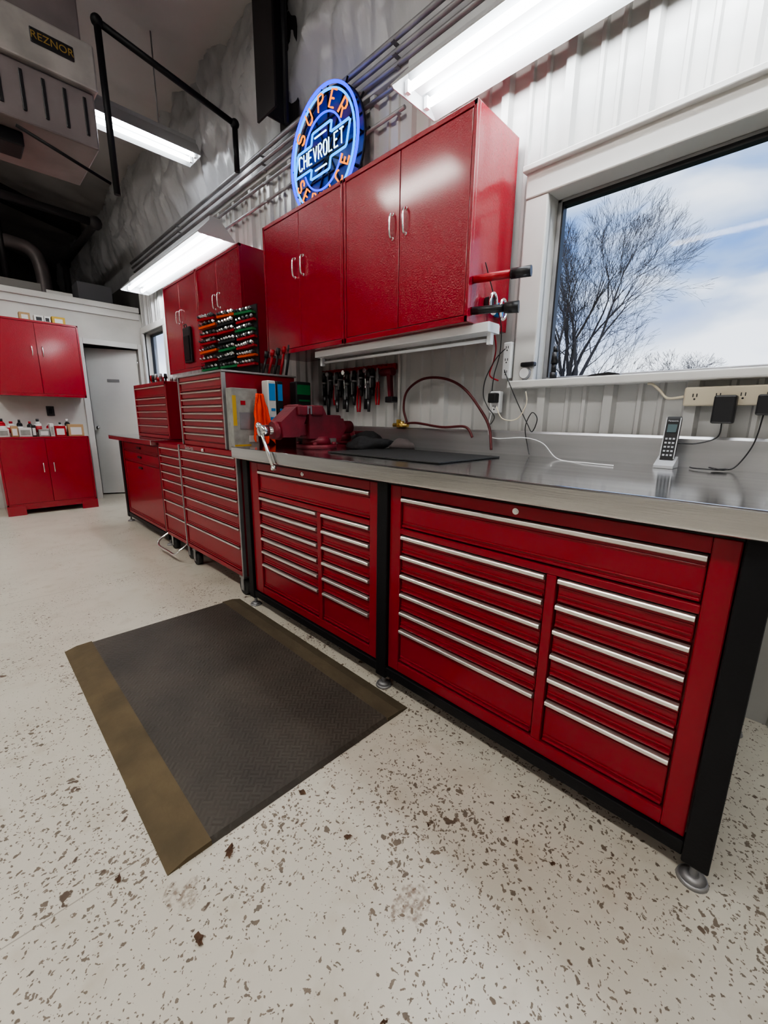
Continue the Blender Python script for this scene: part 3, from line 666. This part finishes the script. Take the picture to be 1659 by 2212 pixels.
# ================================================================ SOCKET RACK on top chest
T=thing('socket_board','black angled board carrying socket rails on the top chest','tool rack',(1.4,2.9,1.438))
A=Vector((1.30,3.10,0)); Bv=Vector((1.50,2.70,0)); du=(Bv-A).normalized(); nn=Vector((-du.y,du.x,0)); 
if nn.x>0: nn=-nn
wlen=(Bv-A).length
def bf(u,v,w): p=A+du*u+nn*w; return (p.x,p.y,v)
g=G().prism([(0,1.438),(wlen,1.438),(wlen,1.88),(.15,1.83),(0,1.78)],bf,-.012,0); part(g,'board',T,BLK2)
g=G().prism([(0,1.438),(wlen,1.438),(wlen,1.446),(0,1.446)],bf,-.14,0.03); part(g,'stand',T,BLK2)
colr={0:[GRN,REDP,ORP,REDP,REDP,ORP,REDP],1:[GRN,BLK2,GRN,BLK2,REDP,BLK2,ORP],2:[REDP,ORP,REDP,REDP,GRN,REDP,GRN]}
rj=random.Random(4)
for c in range(3):
    for rI in range(7):
        u0=.004+c*.150+rj.uniform(-.006,.006); z=1.462+rI*.054+c*.012+rj.uniform(-.004,.004); mt=colr[c][rI]
        lab={REDP.name:'red',ORP.name:'orange',GRN.name:'green',BLK2.name:'black'}[mt.name]
        R=thing('socket_rail','%s plastic rail filled with chrome sockets on the rack'%lab,'socket set',bf(u0,z,0),'socket rails on the rack')
        tilt=rj.uniform(.004,.016)+.008; off=rj.uniform(.0,.012)
        g=G().prism([(u0,z),(u0+.138,z+tilt),(u0+.138,z+tilt+.014),(u0,z+.014)],bf,.001,.034+off); part(g,'rail',R,mt)
        nk=rj.choice((5,6,7)); big=rj.uniform(.85,1.15)
        for k in range(nk):
            r=(.0055+.005*k/nk)*big; uu=u0+.012+k*.116/(nk-1); zz=z+.016+tilt*k/(nk-1)
            ln=rj.uniform(.016,.034)
            g=G().cyl(bf(uu,zz+.004,.022),bf(uu,zz+.010,.034+off+ln*.6),r,seg=12).cyl(bf(uu,zz+.0095,.033+off+ln*.6),bf(uu,zz+.0105,.036+off+ln*.6),r*.6,seg=6)
            dk=rj.random()<.5
            part(g,'socket',R,DKST if dk else CHR,'black socket' if dk else 'chrome socket')
# ================================================================ ITEMS BY THE CHEST
g=G().box(1.19,1.36,2.49,2.57,.947,1.325,.004); g.m(1).box(1.192,1.215,2.487,2.49,1.10,1.28).box(1.192,1.30,2.487,2.49,.96,.985); g.m(2).box(1.29,1.35,2.487,2.49,1.0,1.04)
g.m(3).box(1.235,1.345,2.487,2.49,1.08,1.18); g.m(4).box(1.245,1.275,2.487,2.49,1.225,1.25)
solo(g,'product_carton',[GREYC,YEL,WHT,STL,REDP],(1.27,2.53,.947),'tall grey and yellow carton beside the top chest','box')
g=G(); nu,nv=30,30; V=[]
for i in range(nu+1):
    row=[]
    for j in range(nv+1):
        u=i/nu-.5; v=j/nv
        wd_=.045+.105*v**.75; x=1.352+u*wd_+.014*v*math.sin(u*11+1)+.010*v
        z=1.295-.24*v-.055*v*(.5+.5*math.sin(u*12+.8))-.03*v*(u+.5)
        y=2.448+.016*math.sin(u*20+v*1.5)*(.5+.5*v)+.022*noise.noise(Vector((u*4,v*4,3)))
        row.append(g.bm.verts.new((x,y,z)))
    V.append(row)
for i in range(nu):
    for j in range(nv):
        f=g.bm.faces.new((V[i][j],V[i+1][j],V[i+1][j+1],V[i][j+1])); f.smooth=True
rag=solo(g,'shop_rag',ORG,(1.345,2.46,.99),'bright orange shop rag hanging by the top chest','rag')
rm=rag.modifiers.new('s','SOLIDIFY'); rm.thickness=.003
def pouch(x0,x1,z0,z1,mts,label,name,y=2.55):
    g=G().box(x0,x1,y-.04,y+.04,z0,z1,.008)
    g.m(1).box(x0+.008,x1-.008,y-.043,y-.04,z0+(z1-z0)*.62,z1-.02); g.m(2).box(x0+.012,x1-.012,y-.043,y-.04,z0+.03,z0+(z1-z0)*.30)
    g.m(1).box(x0+.02,x1-.012,y-.043,y-.04,z0+(z1-z0)*.42,z0+(z1-z0)*.47)
    return solo(g,name,mts,((x0+x1)/2,y,z0),label,'package')
pouch(1.44,1.50,1.056,1.385,[WHT,BLU,BLU],'white and blue shop wipes package beside the red chest','wipes_package',2.54)
pouch(1.51,1.56,1.056,1.385,[BLK2,BLU,WHT],'black and blue glove package beside the red chest','glove_package',2.55)
pouch(1.64,1.76,1.169,1.39,[BLK2,GRN,mat('lime_print',(.25,.75,.05),.4)],'black and lime green glove box above the counter','glove_box',2.52)
T=thing('package_shelf','red steel shelf tray fixed to the end of the top chest','shelf',(1.6,2.56,1.05))
g=G().box(1.43,1.84,2.47,2.615,1.045,1.055,.002).box(1.43,1.84,2.465,2.47,1.045,1.08,.002).box(1.835,1.84,2.47,2.615,1.045,1.168,.002); part(g,'tray',T,REDB)
g=G().box(1.62,1.84,2.47,2.60,1.158,1.168,.002); part(g,'upper_tray',T,REDB)
for i in range(5):
    x=1.50+.045*i; g=G().cyl((x,2.66,1.438),(x+.02,2.64,1.54+.015*i),.009,seg=10).cyl((x+.02,2.64,1.54+.015*i),(x+.024,2.637,1.58+.015*i),.014,seg=10)
    solo(g,'hand_tool',REDP if i%2 else BLK2,(x,2.66,1.438),'upright handled tool standing on the top chest','tool','hand tools on the top chest')
# ================================================================ VISE
vy=2.0
T=thing('bench_vise','heavy red cast bench vise bolted to the worktop corner','vise',(1.42,vy,.983))
g=G().cyl((1.45,vy,.983),(1.45,vy,1.005),.115,seg=28).cyl((1.45,vy,1.005),(1.45,vy,1.05),.085,.07,seg=28)
for a in (.8,2.4,4.0,5.5): g.cyl((1.45+.10*math.cos(a),vy+.10*math.sin(a),1.0),(1.45+.10*math.cos(a),vy+.10*math.sin(a),1.02),.014,seg=6)
part(g,'swivel_base',T,REDV)
g=G().prism([(1.36,1.04),(1.58,1.04),(1.62,1.09),(1.60,1.15),(1.48,1.165),(1.455,1.215),(1.40,1.22),(1.36,1.20)],lambda u,v,w:(u,w,v),vy-.062,vy+.062).box(1.375,1.45,vy-.075,vy+.075,1.165,1.22,.008).box(1.50,1.60,vy-.045,vy+.045,1.145,1.17,.01).cyl((1.56,vy,1.10),(1.70,vy,1.10),.038,seg=20)
part(g,'fixed_jaw',T,REDV)
g=G().prism([(1.20,1.05),(1.30,1.05),(1.345,1.15),(1.345,1.215),(1.30,1.222),(1.25,1.18),(1.19,1.13)],lambda u,v,w:(u,w,v),vy-.055,vy+.055).box(1.285,1.345,vy-.075,vy+.075,1.165,1.217,.008).box(1.25,1.40,vy-.035,vy+.035,1.055,1.12,.006).cyl((1.165,vy,1.085),(1.21,vy,1.085),.045,.05,seg=20)
part(g,'moving_jaw',T,REDV)
for xa in (1.345,1.367):
    g=G().box(xa,xa+.007,vy-.07,vy+.07,1.172,1.215); part(g,'jaw_plate',T,STL,'grey steel jaw plate')
g=G().cyl((1.10,vy,1.085),(1.37,vy,1.085),.019,seg=14).cyl((1.095,vy,1.085),(1.14,vy,1.085),.029,seg=16); part(g,'screw',T,CHR)
g=G(); p=Vector((1.10,vy,1.085)); d=Vector((0,-.55,-.9)).normalized(); a_=p-d*.03; b_=p+d*.215; g.cyl(a_,b_,.009,seg=12).sph(a_,.017,seg=12).sph(b_,.015,seg=12); part(g,'vise_handle',T,CHR,'polished steel vise bar')
def lump(name,label,c,sc,mt,seed,cat):
    g=G().sph(c,1,sc,24)
    for v in g.bm.verts:
        q=Vector((v.co.x*9,v.co.y*9,v.co.z*12+seed)); k=1+.55*noise.noise(q)+.25*noise.noise(q*2.3)
        v.co=Vector(c)+(v.co-Vector(c))*k; v.co.z=max(v.co.z,.983)
    return solo(g,name,mt,(c[0],c[1],.983),label,cat)
lump('work_gloves','crumpled black work gloves on the worktop',(1.66,1.78,1.0),(.10,.13,.045),CLOTH,1,'gloves')
lump('work_gloves','dark folded work gloves behind the vise',(1.84,1.98,1.0),(.08,.12,.06),CLOTH,5,'gloves')
lump('shop_cloth','dull grey shop cloth behind the gloves',(1.90,1.74,1.0),(.05,.09,.04),mat('grey_cloth',(.12,.10,.10),.9),8,'cloth')
g=G().box(1.86,1.97,2.14,2.34,.983,1.07,.01).cyl((1.86,2.2,1.03),(1.78,2.2,1.03),.025,seg=14); solo(g,'power_tool',REDV,(1.9,2.2,.983),'dark red air tool lying behind the vise','tool')
g=G().box(1.30,1.76,1.0,1.70,.983,.989,.002); solo(g,'bench_mat',RUB,(1.5,1.4,.983),'thin black rubber mat on the stainless worktop','mat')
# ================================================================ TOOLS ON WALL RACK
T=thing('tool_rack','red magnetic tool strip on the ribbed white wall','tool rack',(2.03,2.28,1.46))
g=G().box(2.018,2.042,1.93,2.66,1.462,1.50,.004); part(g,'strip',T,REDP)
for i in range(16):
    y=1.955+i*.045; g=G().cyl((2.018,y,1.490),(1.975,y,1.490),.004,seg=6); part(g,'hook',T,REDP)
def pliers(y,z,l,hm,label,sp=.013):
    P=thing('pliers',label,'pliers',(2.0,y,z-l),'pliers hanging on the wall rack')
    g=G().prism([(-.006,0),(.006,0),(.014,-l*.25),(.010,-l*.38),(-.010,-l*.38),(-.014,-l*.25)],lambda u,v,w:(w,y+u,z+v),2.004,2.019); g.cyl((1.998,y,z-l*.3),(2.019,y,z-l*.3),.008,seg=12); part(g,'plier_jaws',P,STL)
    for s in (-1,1):
        g=G().tube(smooth_path([(2.01,y+s*.006,z-l*.36),(2.01,y+s*sp,z-l*.55),(2.01,y+s*sp*1.2,z-l*.8),(2.01,y+s*sp*.8,z-l)],5),.0065,8); part(g,'handle',P,hm)
def ratchet(y,z,l,label,mt=CHR,hm=BLK2):
    P=thing('ratchet_wrench',label,'wrench',(2.0,y,z-l),'ratchets hanging on the wall rack')
    g=G().cyl((1.990,y,z-.02),(2.018,y,z-.02),.016,seg=18).cyl((2.005,y,z-.03),(2.005,y,z-l*.55),.006,.008,seg=12); part(g,'ratchet_head',P,mt)
    g=G().cyl((2.005,y,z-l*.52),(2.005,y,z-l),.011,.013,seg=14); part(g,'grip',P,hm)
def airtool(y,z,l,label,mt=BLK2):
    P=thing('air_tool',label,'air tool',(2.0,y,z-l),'air tools hanging on the wall rack')
    g=G().cyl((2.0,y,z),(2.0,y,z-l*.2),.010,.016,seg=16).cyl((2.0,y,z-l*.2),(2.0,y,z-l*.7),.018,seg=16).cyl((2.0,y,z-l*.7),(2.0,y,z-l),.015,.010,seg=16); part(g,'tool_body',P,mt)
    g=G().cyl((2.0,y,z-l*.28),(2.0,y,z-l*.34),.020,seg=16).box(1.975,1.983,y-.005,y+.005,z-l*.7,z-l*.35,.002); part(g,'trigger_lever',P,STL)
kinds='arapaarapaparaap'
for i,k in enumerate(kinds):
    y=2.640-i*.0375; l=.23+.06*math.sin(i*2.1)
    if k=='p': pliers(y,1.478,l,[REDP,REDP,BLK2][i%3],'long-handled pliers hanging from the red strip')
    elif k=='r': ratchet(y,1.490,l+.04,'ratchet with dark grip hanging from the red strip',[CHR,STL][i%2])
    else: airtool(y,1.478,l,'dark pneumatic tool hanging from the red strip',[BLK2,DKST,BLK2][i%3])
P=thing('cordless_drill','red and black cordless drill hanging at the end of the strip','drill',(2.0,1.97,1.2))
g=G().cyl((1.995,2.02,1.445),(1.995,1.92,1.445),.024,seg=18).cyl((1.995,2.02,1.445),(1.995,2.042,1.445),.018,.012,seg=16); part(g,'motor_housing',P,REDV)
g=G().prism([(1.935,1.43),(1.967,1.43),(1.950,1.29),(1.925,1.285)],lambda u,v,w:(w,u,v),1.98,2.005); part(g,'grip',P,REDV)
g=G().box(1.965,2.018,1.90,1.965,1.255,1.292,.006); part(g,'battery',P,BLK2)
# ================================================================ HOSE
T=thing('air_hose','dark red rubber air hose looped from a brass valve','hose',(2.0,1.8,1.1))
g=G().tube(smooth_path([(2.0,1.80,1.135),(2.0,1.83,1.22),(1.995,1.80,1.32),(1.995,1.68,1.385),(1.995,1.52,1.38),(1.995,1.38,1.32),(1.99,1.26,1.20),(1.985,1.20,1.11),(1.965,1.17,1.0)],8),.0075,10)
part(g,'hose_loop',T,HOSE)
g=G().tube(smooth_path([(1.985,1.80,1.125),(1.98,1.7,1.13),(1.97,1.5,1.11),(1.965,1.34,1.115),(1.965,1.29,1.06)],8),.007,10); part(g,'hose_tail',T,HOSE)
g=G().cyl((2.04,1.83,1.115),(1.95,1.83,1.115),.014,seg=12).cyl((1.985,1.90,1.115),(1.985,1.78,1.115),.012,seg=12).box(1.94,1.975,1.825,1.835,1.115,1.15,.002).cyl((1.985,1.83,1.105),(1.985,1.83,1.14),.016,seg=6); part(g,'valve',T,BRASS,'brass ball valve')
pipe('air_line_pipe','thin white air line running down the wall',[(2.03,1.90,1.60),(2.03,1.90,1.13)],.010,WHT,'pipe')
# ================================================================ ELECTRICAL near window
def outlet_strip(name,label,y0,y1,z0,z1,n,vert,mt,X=2.043):
    T=thing(name,label,'power strip',(X,(y0+y1)/2,z0))
    g=G().box(X-.035,X,y0,y1,z0,z1,.006); part(g,'strip_body',T,mt)
    g=G()
    for i in range(n):
        t=(i+.5)/n
        yc,zc=((y0+y1)/2,z0+(z1-z0)*t) if vert else (y0+(y1-y0)*t,(z0+z1)/2)
        for s in (-.006,.006):
            g.box(X-.0365,X-.0345,yc+s-.0015,yc+s+.0015,zc-.002,zc+.010)
        g.cyl((X-.0365,yc,zc-.01),(X-.0345,yc,zc-.01),.0035,seg=8)
    part(g,'socket_slots',T,BLK2)
    return T
PS1=outlet_strip('power_strip','white vertical outlet strip below the cabinet corner',1.12,1.165,1.36,1.535,3,True,WHTE)
PS2=outlet_strip('power_strip','beige multi-outlet power strip below the window sill',-.20,.37,1.215,1.285,8,False,BEI)
PS3=outlet_strip('outlet_box','white double outlet box above the backsplash',1.165,1.225,1.19,1.30,2,True,WHTE)
def adapter(y,z,label,w=.06,h=.075,d=.05):
    T=thing('power_adapter',label,'power adapter',(2.0,y,z-h/2)); g=G().box(2.007-d,2.007,y-w/2,y+w/2,z-h/2,z+h/2,.006); part(g,'adapter_body',T,BLK2)
    return T
A1=adapter(.235,1.20,'large black plug-in adapter on the beige power strip',.065,.10,.05)
A2=adapter(.125,1.215,'small black plug-in adapter on the beige power strip',.045,.07,.045)
A3=adapter(1.19,1.265,'black plug-in adapter in the wall outlet',.045,.05,.04)
def cord(P,label,pts,r,mt):
    g=G().tube(smooth_path(pts,8),r,6); return part(g,'cord',P,mt,label)
cord(A1,'thin black cord',[(1.98,.235,1.15),(1.97,.24,1.10),(1.96,.30,1.075),(1.955,.37,1.07),(1.94,.405,1.02),(1.93,.41,.988)],.0025,BLK2)
cord(A2,'thin black coiled cord',[(1.98,.125,1.18),(1.97,.135,1.08),(1.96,.17,1.0),(1.93,.20,.988),(1.90,.23,.988),(1.92,.19,.992),(1.89,.20,.99),(1.91,.24,.994),(1.88,.22,.99),(1.90,.28,.988),(1.93,.30,.988)],.0025,BLK2)
cord(PS2,'thick beige cord',[(2.01,.37,1.25),(2.0,.42,1.245),(2.0,.45,1.275),(2.01,.48,1.30),(2.02,.50,1.305)],.005,BEI)
cord(PS3,'white trailing cord',[(1.99,1.19,1.22),(1.99,1.21,1.10),(1.98,1.16,1.06),(1.97,1.0,1.07),(1.93,.88,1.05),(1.88,.78,.987),(1.80,.62,.986),(1.78,.52,.986)],.0022,WHTE)
cord(PS1,'black dangling cord',[(1.99,1.14,1.40),(1.97,1.10,1.34),(1.98,1.05,1.24),(1.98,.99,1.14),(1.98,.96,1.10),(1.98,.94,1.16),(1.98,.97,1.19),(1.985,1.0,1.12),(1.985,.98,1.03),(1.97,.96,.99)],.0025,BLK2)
cord(PS1,'black hanging cord',[(1.80,1.165,1.85),(1.88,1.15,1.70),(1.93,1.14,1.60),(1.97,1.16,1.48),(1.98,1.19,1.38),(1.985,1.20,1.30)],.0025,BLK2)
cord(PS1,'black looped cord',[(1.985,1.14,1.50),(1.965,1.18,1.45),(1.965,1.23,1.36),(1.97,1.24,1.28),(1.97,1.21,1.22),(1.975,1.17,1.17),(1.975,1.19,1.13)],.0025,BLK2)
cord(PS1,'red cord',[(1.84,1.12,1.55),(1.93,1.16,1.50),(1.985,1.20,1.45),(1.985,1.22,1.38),(1.99,1.17,1.35)],.004,REDP)
cord(PS3,'beige curling cord',[(1.99,1.17,1.22),(1.97,1.12,1.16),(1.97,1.04,1.16),(1.975,1.0,1.23),(1.98,1.01,1.29)],.003,BEI)
T=thing('flashlight','red and black stick flashlight held on the cabinet side','flashlight',(1.74,1.17,1.78))
d=Vector((.06,-.225,.0)); p0=Vector((1.73,1.173,1.765))
g=G().cyl(p0,p0+d*.72,.016,.018,seg=16); part(g,'grip',T,REDP)
g=G().cyl(p0+d*.72,p0+d*1.06,.021,.022,seg=16).cyl(p0+d*.70,p0+d*.74,.021,seg=16); part(g,'flashlight_head',T,BLK2)
T=thing('flashlight','black stick flashlight held low on the cabinet side','flashlight',(1.74,1.17,1.64))
p0=Vector((1.73,1.173,1.635)); d=Vector((.07,-.19,.0))
g=G().cyl(p0,p0+d*.7,.017,seg=16); part(g,'grip',T,BLK2)
g=G().cyl(p0+d*.7,p0+d,.023,.025,seg=16); part(g,'flashlight_head',T,BLK2)
for i,(x,y,z) in enumerate(((1.84,1.155,1.68),(1.93,1.155,1.67))):
    T=thing('work_light','small round chrome and black work light on the cabinet side','work light',(x,y,z))
    g=G().tube([(x+.028*math.cos(a),y-.02,z+.045*math.sin(a)) for a in [2*math.pi*k/24 for k in range(24)]],.007,8,True); part(g,'light_ring',T,CHR)
    g=G().box(x-.02,x+.02,y-.015,1.1745,z-.03,z+.03,.006); part(g,'light_body',T,BLK2 if i==0 else BLU)
# ================================================================ SILL ITEMS
zs=1.345
g=G().cyl((2.02,.90,zs),(2.02,.90,zs+.03),.016,seg=16).cyl((2.02,.90,zs+.03),(2.02,.90,zs+.07),.012,seg=16).cyl((2.02,.90,zs+.07),(2.02,.90,zs+.12),.016,.013,seg=16).cyl((2.02,.90,zs+.12),(2.02,.90,zs+.145),.010,seg=16)
solo(g,'penlight',BLK2,(2.02,.90,zs),'upright black turned flashlight standing on the window sill','flashlight')
T=thing('pressure_gauge','small round dial gauge standing on the window sill','gauge',(2.01,1.04,zs))
g=G().cyl((2.005,1.04,zs+.035),(2.03,1.04,zs+.035),.028,seg=24).cyl((2.017,1.04,zs),(2.017,1.04,zs+.012),.012,seg=12); part(g,'gauge_body',T,STL)
g=G().cyl((2.002,1.04,zs+.035),(2.005,1.04,zs+.035),.024,seg=24); part(g,'dial_face',T,WHTE)
g=G().box(1.995,2.03,.99,1.06,zs+.065,zs+.085,.006); part(g,'gauge_bracket',T,BLK2)
g=G().prism([(.60,0),(.74,0),(.72,.008),(.65,.014),(.61,.006)],lambda u,v,w:(w,u,zs+v),1.995,2.05); solo(g,'scraper',BLK2,(2.02,.67,zs),'flat black scraper lying on the window sill','tool')
# ================================================================ CORDLESS PHONE
T=thing('cordless_phone','black and silver cordless phone upright in its charging base','phone',(1.90,.37,.983))
px_,py_=1.90,.372
g=G().prism([(-.045,0),(.04,0),(.04,.018),(.02,.042),(-.015,.024),(-.045,.010)],lambda u,v,w:(px_+u,w,.983+v),py_-.032,py_+.032); part(g,'charging_base',T,SILV)
tl=Matrix.Rotation(math.radians(10),3,'Y')
def hf(u,v,w): q=tl@Vector((u,0,v)); return (px_+q.x,py_+w,.995+q.z)
def hbox(g,u0,u1,w0,w1,v0,v1): g.prism([(u0,v0),(u1,v0),(u1,v1),(u0,v1)],lambda u,v,w:hf(u,v,w),w0,w1)
g=G(); g.prism([(-.010,.012),(.012,.012),(.014,.10),(.012,.172),(.004,.182),(-.008,.18),(-.012,.17),(-.010,.09)],hf,-.023,.023); bmesh.ops.bevel(g.bm,geom=list(g.bm.edges),offset=.002,segments=2,affect='EDGES'); part(g,'handset',T,BLK2)
for s in (-1,1):
    g=G(); hbox(g,-.0135,-.009,min(s*.0212,s*.0242),max(s*.0212,s*.0242),.02,.175); part(g,'handset_trim',T,SILV)
g=G(); hbox(g,-.0145,-.011,-.015,.015,.120,.150); part(g,'screen',T,SCREEN)
g=G()
for r_ in range(5):
    for c_ in range(3):
        wv=-.012+c_*.012; vv=.034+r_*.0155; hbox(g,-.0135,-.009,wv-.0036,wv+.0036,vv-.0032,vv+.0032)
part(g,'keypad',T,KEY)
text_part('Panasonic',.0085,'lettering',T,KEY,hf(-.0135,.163,0),(0,-1,0),Vector(hf(0,1,0))-Vector(hf(0,0,0)),ext=.0004)
# ================================================================ WORLD
wd=bpy.data.worlds.new('World'); SC.world=wd; wd.use_nodes=True; nt=wd.node_tree; N=nt.nodes.new; L=nt.links.new
bg=nt.nodes['Background']; tc=N('ShaderNodeTexCoord'); mp=N('ShaderNodeMapping'); mp.inputs['Scale'].default_value=(1,1,2.6); L(tc.outputs['Generated'],mp.inputs[0])
nz=N('ShaderNodeTexNoise'); nz.inputs['Scale'].default_value=3.4; nz.inputs['Detail'].default_value=5; nz.inputs['Roughness'].default_value=.45; nz.inputs['Distortion'].default_value=.3; L(mp.outputs[0],nz.inputs['Vector'])
cr=N('ShaderNodeValToRGB'); L(nz.outputs[0],cr.inputs[0])
E=cr.color_ramp.elements; E[0].position=.40; E[0].color=(.10,.22,.52,1); E[1].position=.66; E[1].color=(.72,.79,.90,1)
e=E.new(.52); e.color=(.27,.38,.60,1)
sx=N('ShaderNodeSeparateXYZ'); L(tc.outputs['Generated'],sx.inputs[0])
r2=N('ShaderNodeMapRange'); r2.inputs[1].default_value=.02; r2.inputs[2].default_value=.24; r2.inputs[3].default_value=.85; r2.inputs[4].default_value=0; L(sx.outputs[2],r2.inputs[0])
mx=N('ShaderNodeMix'); mx.data_type='RGBA'; L(r2.outputs[0],mx.inputs[0]); L(cr.outputs[0],mx.inputs[6]); mx.inputs[7].default_value=(.90,.94,1,1)
L(mx.outputs[2],bg.inputs[0]); bg.inputs[1].default_value=1.2
# ================================================================ CAMERA
yaw,pit,rol=math.radians(45.108),math.radians(12.491),math.radians(-.738)
cy,sy,cp,sp=math.cos(yaw),math.sin(yaw),math.cos(pit),math.sin(pit)
fwd=Vector((sy*cp,cy*cp,-sp)); right=Vector((cy,-sy,0)); down=fwd.cross(right)
r2v=math.cos(rol)*right+math.sin(rol)*down; d2v=-math.sin(rol)*right+math.cos(rol)*down
cam=bpy.data.cameras.new('camera'); co=bpy.data.objects.new('camera',cam); COL.objects.link(co)
cam.sensor_fit='VERTICAL'; cam.sensor_height=24; cam.lens=904.2/2212*24; cam.clip_start=.02; cam.clip_end=500
if ZOOM:
    cam.lens*=ZOOM[2]; cam.shift_x=(ZOOM[0]-829.5)/2212*ZOOM[2]; cam.shift_y=(1106-ZOOM[1])/2212*ZOOM[2]
M=Matrix((r2v,-d2v,-fwd)).transposed().to_4x4(); M.translation=Vector((0,0,1.15)); co.matrix_world=M
SC.camera=co
